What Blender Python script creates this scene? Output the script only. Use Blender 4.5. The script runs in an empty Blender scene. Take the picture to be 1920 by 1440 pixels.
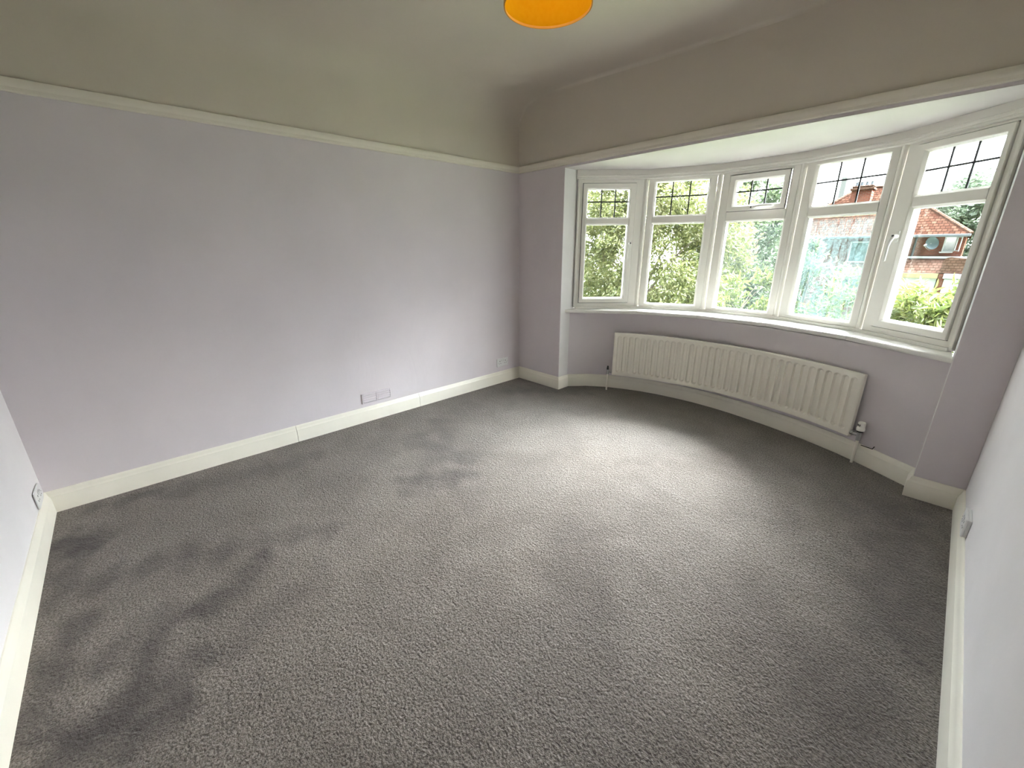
import bpy, math, random
import numpy as np
from mathutils import Matrix, Vector
random.seed(7)
SC = bpy.context.scene
COL = SC.collection

# ------------------------------------------------------------------ camera
cam = bpy.data.cameras.new('camera')
cam.sensor_width = 36.0
cam.lens = 36.0 * 767.107 / 1920.0
cam.clip_start = 0.02
cam.clip_end = 400
co = bpy.data.objects.new('camera', cam)
COL.objects.link(co)
_R = (0.68634352, 0.7272569, -0.0054759)
_U = (-0.22434216, 0.21887145, 0.94961354)
_F = (-0.69181151, 0.65053262, -0.31337539)
_C = (3.14098858, -3.06417626, 1.36352467)
co.matrix_world = Matrix(((_R[0], _U[0], -_F[0], _C[0]), (_R[1], _U[1], -_F[1], _C[1]), (_R[2], _U[2], -_F[2], _C[2]), (0, 0, 0, 1)))
SC.camera = co

# ------------------------------------------------------------------ view and light
SC.view_settings.view_transform = 'Standard'
SC.view_settings.look = 'None'
SC.view_settings.gamma = 1.0
SC.view_settings.use_curve_mapping = False
SC.view_settings.exposure = 3.05
SKY = 6.0
SUNDIR = (0.26, 0.46, 0.85)
LOBE, LOBE_P, HORIZON, OVERHEAD = 3.2, 3.2, 0.36, 0.5
BULB = 1.1
world = bpy.data.worlds.new('overcast_sky')
SC.world = world
world.use_nodes = True
nt = world.node_tree
nt.nodes.clear()
wo = nt.nodes.new('ShaderNodeOutputWorld')
bg = nt.nodes.new('ShaderNodeBackground')
tc = nt.nodes.new('ShaderNodeTexCoord')
nz = nt.nodes.new('ShaderNodeTexNoise'); nz.inputs['Scale'].default_value = 4.0; nz.inputs['Detail'].default_value = 5
cr = nt.nodes.new('ShaderNodeValToRGB')
cr.color_ramp.elements[0].position = 0.40; cr.color_ramp.elements[0].color = (0.80, 0.90, 1.0, 1)
cr.color_ramp.elements[1].position = 0.58; cr.color_ramp.elements[1].color = (1.0, 1.0, 0.99, 1)
nt.links.new(tc.outputs['Generated'], nz.inputs['Vector'])
nt.links.new(nz.outputs['Fac'], cr.inputs['Fac'])
nt.links.new(cr.outputs['Color'], bg.inputs['Color'])
# overcast sky: dim at the horizon, brighter overhead, brightest where the sun stands behind the cloud
def wm(op, a, b=None):
    m = nt.nodes.new('ShaderNodeMath'); m.operation = op
    for i, v in enumerate((a, b)):
        if v is None: continue
        if isinstance(v, (int, float)): m.inputs[i].default_value = v
        else: nt.links.new(v, m.inputs[i])
    return m.outputs[0]
dt = nt.nodes.new('ShaderNodeVectorMath'); dt.operation = 'DOT_PRODUCT'
dt.inputs[1].default_value = Vector(SUNDIR).normalized()
sx = nt.nodes.new('ShaderNodeSeparateXYZ')
nt.links.new(tc.outputs['Generated'], dt.inputs[0]); nt.links.new(tc.outputs['Generated'], sx.inputs[0])
zc = wm('MAXIMUM', sx.outputs['Z'], 0.0)
zf = wm('MINIMUM', wm('MULTIPLY', zc, 3.0), 1.0)
lobe = wm('MULTIPLY', wm('MULTIPLY', wm('POWER', wm('MAXIMUM', dt.outputs['Value'], 0.0), LOBE_P), LOBE), wm('MULTIPLY', zf, zf))
yf = wm('ADD', wm('MULTIPLY', sx.outputs['Y'], 0.45), 0.55)          # added dimming of the sky behind the house, keeps outdoor surfaces darker
yf = wm('MULTIPLY', yf, yf)
tot = wm('ADD', lobe, wm('MULTIPLY', yf, wm('ADD', wm('MULTIPLY', zc, OVERHEAD), HORIZON)))
nt.links.new(wm('MULTIPLY', tot, SKY), bg.inputs['Strength'])
nt.links.new(bg.outputs['Background'], wo.inputs['Surface'])

# ------------------------------------------------------------------ materials
class NT:
    def __init__(s, name):
        s.m = bpy.data.materials.new(name); s.m.use_nodes = True
        s.t = s.m.node_tree; s.t.nodes.clear()
        s.out = s.t.nodes.new('ShaderNodeOutputMaterial')
    def n(s, kind, **kw):
        nd = s.t.nodes.new(kind)
        for k, v in kw.items():
            if k in nd.inputs: nd.inputs[k].default_value = v
            else: setattr(nd, k, v)
        return nd
    def l(s, a, b): s.t.links.new(a, b)
    def tex(s, kind, scale, mapping=None, **kw):
        c = s.n('ShaderNodeTexCoord'); t = s.n(kind, **kw)
        if scale is not None: t.inputs['Scale'].default_value = scale
        v = c.outputs['Object']
        if mapping:
            mp = s.n('ShaderNodeMapping'); mp.inputs['Scale'].default_value = mapping
            s.l(v, mp.inputs['Vector']); v = mp.outputs['Vector']
        s.l(v, t.inputs['Vector']); return t
    def ramp(s, fac, stops):
        r = s.n('ShaderNodeValToRGB'); e = r.color_ramp.elements
        e[0].position, e[0].color = stops[0][0], (*stops[0][1], 1)
        e[1].position, e[1].color = stops[-1][0], (*stops[-1][1], 1)
        for p, c in stops[1:-1]:
            x = e.new(p); x.color = (*c, 1)
        s.l(fac, r.inputs['Fac']); return r
    def mathn(s, op, a, b=None):
        m = s.n('ShaderNodeMath', operation=op)
        for i, v in enumerate((a, b)):
            if v is None: continue
            if isinstance(v, (int, float)): m.inputs[i].default_value = v
            else: s.l(v, m.inputs[i])
        return m.outputs[0]
    def mix(s, fac, a, b):
        m = s.n('ShaderNodeMix', data_type='RGBA')
        for i, v in ((0, fac), (6, a), (7, b)):
            if isinstance(v, (int, float)): m.inputs[i].default_value = v
            elif isinstance(v, tuple): m.inputs[i].default_value = (*v, 1)
            else: s.l(v, m.inputs[i])
        return m.outputs[2]
    def pbr(s, color, rough=0.6, bump=None, strength=0.2, dist=0.01, spec=0.4, **kw):
        p = s.n('ShaderNodeBsdfPrincipled')
        p.inputs['Roughness'].default_value = rough
        p.inputs['Specular IOR Level'].default_value = spec
        for k, v in kw.items(): p.inputs[k].default_value = v
        if isinstance(color, tuple): p.inputs['Base Color'].default_value = (*color, 1)
        else: s.l(color, p.inputs['Base Color'])
        if bump is not None:
            b = s.n('ShaderNodeBump'); b.inputs['Strength'].default_value = strength; b.inputs['Distance'].default_value = dist
            s.l(bump, b.inputs['Height']); s.l(b.outputs['Normal'], p.inputs['Normal'])
        s.l(p.outputs[0], s.out.inputs['Surface']); return p

def paint(name, col, rough=0.75, scale=2.5, amt=0.04, bump=0.12, spec=0.3, bscale=9.0):
    k = NT(name)
    a = k.tex('ShaderNodeTexNoise', scale, Detail=4)
    c = k.ramp(a.outputs['Fac'], [(0.3, tuple(x * (1 - amt) for x in col)), (0.7, tuple(min(1, x * (1 + amt)) for x in col))])
    b = k.tex('ShaderNodeTexNoise', bscale, Detail=6)
    k.pbr(c.outputs['Color'], rough, b.outputs['Fac'], bump, 0.01, spec)
    return k.m

LILAC = paint('lilac_emulsion', (0.70, 0.64, 0.665), 0.7)
PALE = paint('pale_emulsion', (0.80, 0.765, 0.77), 0.7)
CREAM = paint('cream_emulsion', (0.655, 0.592, 0.515), 0.85, 1.6, 0.03)
WHITEP = paint('white_emulsion', (0.74, 0.72, 0.71), 0.6)
SOFFIT = paint('off_white_emulsion', (0.63, 0.59, 0.565), 0.7)
RAILM = paint('pale_cream_rail_paint', (0.80, 0.745, 0.655), 0.5)
GLOSS = paint('cream_gloss', (0.86, 0.82, 0.72), 0.35, 4, 0.03, 0.06, 0.5)
UPVC = paint('white_plastic_frame', (0.84, 0.81, 0.75), 0.35, 3, 0.02, 0.0, 0.5)
SILLM = paint('white_plastic_sill', (0.86, 0.84, 0.79), 0.25, 3, 0.02, 0.0, 0.5)
RADM = paint('cream_radiator_enamel', (0.90, 0.85, 0.755), 0.32, 6, 0.02, 0.02, 0.5)
PLASTIC = paint('white_socket_plastic', (0.76, 0.75, 0.745), 0.35, 3, 0.01, 0.0, 0.5)
GREY = paint('grey_plastic', (0.30, 0.30, 0.31), 0.4, 3, 0.01, 0.0, 0.5)
BLACK = paint('black_rubber', (0.02, 0.02, 0.02), 0.5, 3, 0.01, 0.0, 0.4)
LEAD = paint('lead_strip', (0.035, 0.038, 0.04), 0.45, 30, 0.1, 0.0, 0.5)

def wall_left_mat():
    k = NT('lilac_emulsion_damp_patched')
    col = (0.70, 0.64, 0.665)
    a = k.tex('ShaderNodeTexNoise', 2.2, Detail=4)
    c = k.ramp(a.outputs['Fac'], [(0.3, tuple(x * .965 for x in col)), (0.7, tuple(x * 1.035 for x in col))])
    fine = k.tex('ShaderNodeTexNoise', 10, Detail=6)
    big = k.tex('ShaderNodeTexNoise', 4.2, (1, 1.2, 0.6), Detail=6, Distortion=0.8)
    # rough filler patches low on the wall around the vent
    tcn = k.n('ShaderNodeTexCoord'); sp = k.n('ShaderNodeSeparateXYZ'); k.l(tcn.outputs['Object'], sp.inputs[0])
    dy = k.mathn('MULTIPLY', k.mathn('ADD', sp.outputs['Y'], 1.65), 1.35)
    dz = k.mathn('MULTIPLY', k.mathn('ADD', sp.outputs['Z'], -0.55), 1.9)
    d = k.mathn('SQRT', k.mathn('ADD', k.mathn('MULTIPLY', dy, dy), k.mathn('MULTIPLY', dz, dz)))
    mr = k.n('ShaderNodeMapRange'); k.l(d, mr.inputs[0]); mr.inputs[1].default_value = 0.35; mr.inputs[2].default_value = 1.2
    mr.inputs[3].default_value = 1.0; mr.inputs[4].default_value = 0.06
    h = k.mathn('ADD', k.mathn('MULTIPLY', k.mathn('MULTIPLY', big.outputs['Fac'], mr.outputs[0]), 3.2), k.mathn('MULTIPLY', fine.outputs['Fac'], 0.35))
    k.pbr(c.outputs['Color'], 0.7, h, 0.16, 0.012, 0.3)
    return k.m
LILAC_DAMP = wall_left_mat()

def carpet_mat():
    k = NT('grey_carpet_pile')
    pile = k.tex('ShaderNodeTexNoise', 135, Detail=3, Roughness=0.6)
    clump = k.tex('ShaderNodeTexNoise', 55, Detail=3, Distortion=0.6)
    mott = k.tex('ShaderNodeTexNoise', 3.2, Detail=7, Roughness=0.62, Distortion=0.5)
    warm = k.tex('ShaderNodeTexNoise', 0.9, Detail=2)
    b0 = k.ramp(mott.outputs['Fac'], [(0.32, (0.1900, 0.1680, 0.1518)), (0.5, (0.2323, 0.2065, 0.1868)), (0.7, (0.2745, 0.2459, 0.2226))])
    b1 = k.mix(k.mathn('MULTIPLY', warm.outputs['Fac'], 0.35), b0.outputs['Color'], (0.2323, 0.1977, 0.1587))
    sp = k.ramp(pile.outputs['Fac'], [(0.36, (0.46, 0.445, 0.435)), (0.61, (1.30, 1.305, 1.31))])
    m = k.n('ShaderNodeMix', data_type='RGBA', blend_type='MULTIPLY'); m.inputs[0].default_value = 1.0
    k.l(b1, m.inputs[6]); k.l(sp.outputs['Color'], m.inputs[7])
    at = k.n('ShaderNodeAttribute', attribute_name='stain_shade')
    edge = k.tex('ShaderNodeTexNoise', 14, Detail=5)
    st = k.mathn('MINIMUM', k.mathn('MULTIPLY', at.outputs['Fac'], k.mathn('ADD', k.mathn('MULTIPLY', edge.outputs['Fac'], 2.2), 0.35)), 0.95)
    fin = k.mix(st, m.outputs[2], (0.088, 0.075, 0.072))
    h = k.mathn('ADD', k.mathn('MULTIPLY', clump.outputs['Fac'], 1.0), k.mathn('MULTIPLY', pile.outputs['Fac'], 0.8))
    k.pbr(fin, 0.95, h, 1.0, 0.012, 0.03, **{'Sheen Weight': 0.15, 'Sheen Roughness': 0.45})
    return k.m
CARPET = carpet_mat()

def glass_mat(name, mist=0.0, streak=0.0, bluish=0.0):
    k = NT(name)
    tr = k.n('ShaderNodeBsdfTransparent'); tr.inputs['Color'].default_value = (0.97, 0.985, 0.98, 1)
    gl = k.n('ShaderNodeBsdfGlossy'); gl.inputs['Roughness'].default_value = 0.02
    fr = k.n('ShaderNodeFresnel'); fr.inputs['IOR'].default_value = 1.35
    mx = k.n('ShaderNodeMixShader'); k.l(fr.outputs[0], mx.inputs[0]); k.l(tr.outputs[0], mx.inputs[1]); k.l(gl.outputs[0], mx.inputs[2])
    last = mx.outputs[0]
    if mist > 0:
        tl = k.n('ShaderNodeBsdfTranslucent'); tl.inputs['Color'].default_value = (0.085 - .03 * bluish, 0.105, 0.10 + .012 * bluish, 1)
        df = k.n('ShaderNodeBsdfDiffuse'); df.inputs['Color'].default_value = (0.2, 0.22, 0.22, 1)
        m2 = k.n('ShaderNodeMixShader'); m2.inputs[0].default_value = 0.2; k.l(tl.outputs[0], m2.inputs[1]); k.l(df.outputs[0], m2.inputs[2])
        big = k.tex('ShaderNodeTexNoise', 4.5, Detail=4, Distortion=0.5)
        drop = k.tex('ShaderNodeTexNoise', 75, (1, 1, 0.7), Detail=3)
        run = k.tex('ShaderNodeTexNoise', 1.0, (34, 34, 3.2), Detail=4, Distortion=1.6)
        r1 = k.ramp(big.outputs['Fac'], [(0.30, (0.5,) * 3), (0.68, (1.0,) * 3)])
        r2 = k.ramp(drop.outputs['Fac'], [(0.40, (0.55,) * 3), (0.60, (1.15,) * 3)])
        f = k.mathn('MULTIPLY', k.mathn('MULTIPLY', r1.outputs['Color'], r2.outputs['Color']), mist)
        if streak > 0:
            r3 = k.ramp(run.outputs['Fac'], [(0.36, (0.0,) * 3), (0.43, (1.0,) * 3), (0.53, (1.0,) * 3), (0.62, (1.5,) * 3)])
            f = k.mathn('MULTIPLY', f, k.mathn('ADD', k.mathn('MULTIPLY', r3.outputs['Color'], streak), 1 - streak))
        m3 = k.n('ShaderNodeMixShader'); k.l(f, m3.inputs[0]); k.l(last, m3.inputs[1]); k.l(m2.outputs[0], m3.inputs[2]); last = m3.outputs[0]
    k.l(last, k.out.inputs['Surface'])
    return k.m
GLASS = glass_mat('clear_glass')
GLASS_MIST = glass_mat('misted_glass', 0.09, 0.25)
GLASS_WET = glass_mat('condensation_glass', 0.24, 0.95, 0.5)

def metal(name, col, rough):
    k = NT(name); k.pbr(col, rough, None, Metallic=1.0); return k.m
CHROME = metal('dull_chrome', (0.5, 0.5, 0.5), 0.3)
ALUM = metal('weathered_aluminium', (0.35, 0.36, 0.37), 0.5)

def shade_mat():
    k = NT('orange_fabric')
    w = k.tex('ShaderNodeTexNoise', 60, (1, 1, 1), Detail=2)
    c = k.ramp(w.outputs['Fac'], [(0.3, (0.95, 0.50, 0.010)), (0.7, (0.97, 0.54, 0.014))])
    tl = k.n('ShaderNodeBsdfTranslucent'); df = k.n('ShaderNodeBsdfDiffuse')
    k.l(c.outputs['Color'], tl.inputs['Color']); k.l(c.outputs['Color'], df.inputs['Color'])
    m = k.n('ShaderNodeMixShader'); m.inputs[0].default_value = 0.72
    k.l(tl.outputs[0], m.inputs[1]); k.l(df.outputs[0], m.inputs[2]); k.l(m.outputs[0], k.out.inputs['Surface'])
    return k.m
SHADE = shade_mat()
RIM = paint('pale_orange_binding', (0.90, 0.46, 0.09), 0.7)
def emit(name, col, s):
    k = NT(name); e = k.n('ShaderNodeEmission'); e.inputs[0].default_value = (*col, 1); e.inputs[1].default_value = s
    k.l(e.outputs[0], k.out.inputs['Surface']); return k.m

def leaf_mat(name, cols):
    k = NT(name)
    g = k.n('ShaderNodeNewGeometry')
    n1 = k.tex('ShaderNodeTexNoise', 1.6, Detail=3)
    f = k.mathn('ADD', k.mathn('MULTIPLY', g.outputs['Random Per Island'], 0.55), k.mathn('MULTIPLY', n1.outputs['Fac'], 0.5))
    c = k.ramp(f, [(0.12 + 0.76 * i / (len(cols) - 1), cols[i]) for i in range(len(cols))])
    tl = k.n('ShaderNodeBsdfTranslucent'); df = k.n('ShaderNodeBsdfPrincipled'); df.inputs['Roughness'].default_value = 0.45
    df.inputs['Specular IOR Level'].default_value = 0.5
    k.l(c.outputs['Color'], tl.inputs['Color']); k.l(c.outputs['Color'], df.inputs['Base Color'])
    m = k.n('ShaderNodeMixShader'); m.inputs[0].default_value = 0.62
    k.l(tl.outputs[0], m.inputs[1]); k.l(df.outputs[0], m.inputs[2]); k.l(m.outputs[0], k.out.inputs['Surface'])
    return k.m
LEAF_A = leaf_mat('yellow_green_leaves', [(0.0493, 0.0643, 0.0238), (0.0907, 0.1056, 0.0357), (0.1435, 0.1550, 0.0547), (0.2122, 0.2043, 0.1023)])
LEAF_B = leaf_mat('dull_green_leaves', [(0.0340, 0.0519, 0.0272), (0.0612, 0.0859, 0.0459), (0.0978, 0.1165, 0.0646)])
LEAF_C = leaf_mat('bright_green_leaves', [(0.0300, 0.0495, 0.0128), (0.0622, 0.0892, 0.0225), (0.1043, 0.1290, 0.0300), (0.1365, 0.1485, 0.0398)])
LEAF_D = leaf_mat('distant_green_leaves', [(0.068, 0.100, 0.064), (0.108, 0.144, 0.096), (0.160, 0.192, 0.132)])
BARK = paint('bark', (0.12, 0.10, 0.08), 0.9, 12, 0.3, 0.6)
GRASS = paint('rough_grass', (0.06, 0.085, 0.03), 0.95, 3, 0.35, 0.5)
ROADM = paint('asphalt', (0.17, 0.17, 0.165), 0.9, 6, 0.1, 0.2)

def brick_mat(name, c1, c2, mortar, rowh=0.075, w=0.225, msize=0.012, bump=0.5, axis='xz', rough=0.85):
    k = NT(name)
    t = k.n('ShaderNodeTexCoord'); s = k.n('ShaderNodeSeparateXYZ'); k.l(t.outputs['Object'], s.inputs[0])
    cb = k.n('ShaderNodeCombineXYZ')
    k.l(s.outputs['X'], cb.inputs[0]) if axis == 'xz' else k.l(s.outputs['Y'], cb.inputs[0])
    k.l(s.outputs['Z'], cb.inputs[1])
    b = k.n('ShaderNodeTexBrick'); b.inputs['Scale'].default_value = 1; b.inputs['Brick Width'].default_value = w
    b.inputs['Row Height'].default_value = rowh; b.inputs['Mortar Size'].default_value = msize
    b.inputs['Color1'].default_value = (*c1, 1); b.inputs['Color2'].default_value = (*c2, 1); b.inputs['Mortar'].default_value = (*mortar, 1)
    k.l(cb.outputs[0], b.inputs['Vector'])
    n = k.tex('ShaderNodeTexNoise', 3.0, Detail=5)
    r = k.ramp(n.outputs['Fac'], [(0.3, (0.75,) * 3), (0.7, (1.25,) * 3)])
    m = k.n('ShaderNodeMix', data_type='RGBA', blend_type='MULTIPLY'); m.inputs[0].default_value = 1.0
    k.l(b.outputs['Color'], m.inputs[6]); k.l(r.outputs['Color'], m.inputs[7])
    k.pbr(m.outputs[2], rough, k.mathn('SUBTRACT', 1.0, b.outputs['Fac']), bump, 0.02, 0.0)
    return k.m
BRICK = brick_mat('red_brick', (0.0975, 0.0263, 0.0150), (0.1425, 0.0488, 0.0300), (0.0975, 0.0750, 0.0638))
TILE = brick_mat('clay_roof_tiles', (0.0250, 0.0110, 0.0075), (0.0425, 0.0220, 0.0150), (0.0110, 0.0060, 0.0045), 0.13, 0.19, 0.012, 0.9)
TILE_PALE = brick_mat('pale_clay_roof_tiles', (0.075, 0.042, 0.031), (0.095, 0.06, 0.046), (0.045, 0.028, 0.02), 0.12, 0.18, 0.012, 0.9)
OCHRE = paint('ochre_render', (0.20, 0.17, 0.10), 0.8, 5, 0.1)
PALEFLUE = paint('pale_grey_render', (0.16, 0.17, 0.17), 0.7)
WHITEEXT = paint('white_exterior_paint', (0.30, 0.31, 0.32), 0.6)
SLATE = paint('dark_gutter_plastic', (0.07, 0.08, 0.09), 0.5)
DARKGLASS = paint('dark_window_glass', (0.05, 0.07, 0.08), 0.1, 3, 0.1, 0, 0.8)
DISHM = paint('grey_blue_dish', (0.09, 0.125, 0.14), 0.5)

# ------------------------------------------------------------------ mesh helpers
class MB:
    def __init__(s): s.v = []; s.f = []; s.mi = []
    def add(s, vs, fs, mi=0):
        o = len(s.v); s.v += [tuple(map(float, p)) for p in vs]
        for f in fs: s.f.append(tuple(i + o for i in f)); s.mi.append(mi)
    def box(s, lo, hi, bev=0.0, mi=0):
        (x0, y0, z0), (x1, y1, z1) = lo, hi
        if bev <= 0:
            vs = [(x, y, z) for z in (z0, z1) for y in (y0, y1) for x in (x0, x1)]
            s.add(vs, [(0, 2, 3, 1), (4, 5, 7, 6), (0, 1, 5, 4), (2, 6, 7, 3), (0, 4, 6, 2), (1, 3, 7, 5)], mi); return
        b = min(bev, (x1 - x0) / 2.01, (y1 - y0) / 2.01, (z1 - z0) / 2.01)
        import itertools
        vs = []; idx = {}
        X, Y, Z = (x0, x1), (y0, y1), (z0, z1)
        for i, j, k in itertools.product((0, 1), repeat=3):
            sx, sy, sz = (1 - 2 * i) * b, (1 - 2 * j) * b, (1 - 2 * k) * b
            for a, p in enumerate(((X[i], Y[j] + sy, Z[k] + sz), (X[i] + sx, Y[j], Z[k] + sz), (X[i] + sx, Y[j] + sy, Z[k]))):
                idx[(i, j, k, a)] = len(vs); vs.append(p)
        fs = []
        for i in (0, 1):
            q = [idx[(i, 0, 0, 0)], idx[(i, 0, 1, 0)], idx[(i, 1, 1, 0)], idx[(i, 1, 0, 0)]]; fs.append(q if i == 0 else q[::-1])
            q = [idx[(0, i, 0, 1)], idx[(1, i, 0, 1)], idx[(1, i, 1, 1)], idx[(0, i, 1, 1)]]; fs.append(q if i == 0 else q[::-1])
            q = [idx[(0, 0, i, 2)], idx[(0, 1, i, 2)], idx[(1, 1, i, 2)], idx[(1, 0, i, 2)]]; fs.append(q if i == 0 else q[::-1])
        for i, j in itertools.product((0, 1), repeat=2):
            fs.append([idx[(i, j, 0, 0)], idx[(i, j, 1, 0)], idx[(i, j, 1, 1)], idx[(i, j, 0, 1)]])
            fs.append([idx[(i, 0, j, 0)], idx[(i, 1, j, 0)], idx[(i, 1, j, 2)], idx[(i, 0, j, 2)]])
            fs.append([idx[(0, i, j, 1)], idx[(1, i, j, 1)], idx[(1, i, j, 2)], idx[(0, i, j, 2)]])
        for i, j, k in itertools.product((0, 1), repeat=3):
            fs.append([idx[(i, j, k, 0)], idx[(i, j, k, 1)], idx[(i, j, k, 2)]])
        s.add(vs, fs, mi)
    def tube(s, pts, radii, n=12, cap=True, mi=0):
        pts = [Vector(p) for p in pts]
        if isinstance(radii, (int, float)): radii = [radii] * len(pts)
        rings = []; up = None
        for i, p in enumerate(pts):
            t = (pts[min(i + 1, len(pts) - 1)] - pts[max(i - 1, 0)]).normalized()
            if up is None: up = Vector((0, 0, 1)) if abs(t.z) < .9 else Vector((1, 0, 0))
            a = t.cross(up).normalized(); b = a.cross(t).normalized(); up = b
            rings.append([p + (a * math.cos(2 * math.pi * k / n) + b * math.sin(2 * math.pi * k / n)) * radii[i] for k in range(n)])
        vs = [v for r in rings for v in r]; fs = []
        for i in range(len(pts) - 1):
            for k in range(n):
                fs.append((i * n + k, i * n + (k + 1) % n, (i + 1) * n + (k + 1) % n, (i + 1) * n + k))
        if cap: fs += [tuple(range(n))[::-1], tuple((len(pts) - 1) * n + k for k in range(n))]
        s.add(vs, fs, mi)
    def lathe(s, prof, c=(0, 0, 0), n=32, axis='z', mi=0):
        vs = []; fs = []
        for r, h in prof:
            for k in range(n):
                a = 2 * math.pi * k / n; x, y = r * math.cos(a), r * math.sin(a)
                p = (x, y, h) if axis == 'z' else ((h, x, y) if axis == 'x' else (x, h, y))
                vs.append((p[0] + c[0], p[1] + c[1], p[2] + c[2]))
        for i in range(len(prof) - 1):
            for k in range(n): fs.append((i * n + k, i * n + (k + 1) % n, (i + 1) * n + (k + 1) % n, (i + 1) * n + k))
        s.add(vs, fs, mi)
    def sweep(s, path, prof, closed=False, prof_closed=True, caps=True, mi=0):
        """prof: (offset to the right of travel, z)"""
        P = [np.array(p[:2], float) for p in path]; n = len(P); offs = []
        for i in range(n):
            ts = []
            if i > 0 or closed: d = P[i] - P[i - 1]; ts.append(d / np.linalg.norm(d))
            if i < n - 1 or closed: d = P[(i + 1) % n] - P[i]; ts.append(d / np.linalg.norm(d))
            ns = [np.array([t[1], -t[0]]) for t in ts]
            m = sum(ns); m = m / np.linalg.norm(m); m = m / max(0.25, float(m @ ns[0])); offs.append(m)
        k = len(prof); vs = []
        for i in range(n):
            for o, z in prof:
                q = P[i] + offs[i] * o; vs.append((q[0], q[1], z))
        fs = []; rng = n if closed else n - 1; kk = k if prof_closed else k - 1
        for i in range(rng):
            j = (i + 1) % n
            for a in range(kk):
                b = (a + 1) % k; fs.append((i * k + a, i * k + b, j * k + b, j * k + a))
        if caps and prof_closed and not closed: fs += [tuple(range(k))[::-1], tuple((n - 1) * k + a for a in range(k))]
        s.add(vs, fs, mi)
    def build(s, name, mats, parent=None, smooth=False, weld=False, angle=35):
        me = bpy.data.meshes.new(name); me.from_pydata(s.v, [], s.f)
        if not isinstance(mats, (list, tuple)): mats = [mats]
        for m in mats: me.materials.append(m)
        if len(mats) > 1: me.polygons.foreach_set('material_index', s.mi)
        import bmesh
        bm = bmesh.new(); bm.from_mesh(me)
        if weld: bmesh.ops.remove_doubles(bm, verts=bm.verts, dist=1e-5)
        bmesh.ops.recalc_face_normals(bm, faces=bm.faces); bm.to_mesh(me); bm.free()
        if smooth:
            me.polygons.foreach_set('use_smooth', [True] * len(me.polygons))
            try: me.set_sharp_from_angle(angle=math.radians(angle))
            except Exception: pass
        me.update()
        o = bpy.data.objects.new(name, me); COL.objects.link(o)
        if parent: o.parent = parent
        return o
def struct(o): o['kind'] = 'structure'; return o
def tag(o, label, cat, group=None):
    o['label'] = label; o['category'] = cat
    if group: o['group'] = group
    return o
def empty(name, loc=(0, 0, 0), rz=0.0):
    o = bpy.data.objects.new(name, None); COL.objects.link(o); o.location = loc; o.rotation_euler = (0, 0, rz); o.empty_display_size = 0.1
    return o

# ------------------------------------------------------------------ room dimensions
L, W = 3.5967, 3.421
P1, P2 = 0.5714, 3.2162
RAIL0, RAIL1, SOFF = 2.05, 2.109, 2.033
FACE = [(P1, 0.0), (P1, 0.14), (0.70, 0.292), (0.862, 0.412), (1.02, 0.487), (1.184, 0.546), (1.34, 0.582), (1.503, 0.603), (1.69, 0.616), (1.871, 0.608),
        (2.04, 0.587), (2.198, 0.555), (2.34, 0.522), (2.481, 0.482), (2.61, 0.442), (2.734, 0.392), (2.84, 0.345), (2.94, 0.292), (3.03, 0.24), (3.13, 0.177), (P2, 0.125), (P2, 0.0)]
V = np.array([[0.5865, 0.178], [1.0112, 0.6274], [1.5652, 0.8591], [2.1681, 0.8523], [2.7390, 0.6431], [3.2040, 0.2530]])
ZS, ZH = 0.821, 1.953
_th = np.linspace(0, math.pi / 2, 80)
_CX = np.concatenate([.29 * (1 - np.cos(_th) ** (2 / 2.6)), [3.6]]); _CZ = np.concatenate([2.36 + .262 * np.sin(_th) ** (2 / 2.6), [2.622]])
def ceil_z(x):
    return float(np.interp(x, _CX, _CZ)) + .018 * math.exp(-((x - .75) / .5) ** 2) - .02 * min(1, max(0, (x - .9) / 1.5))

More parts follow.
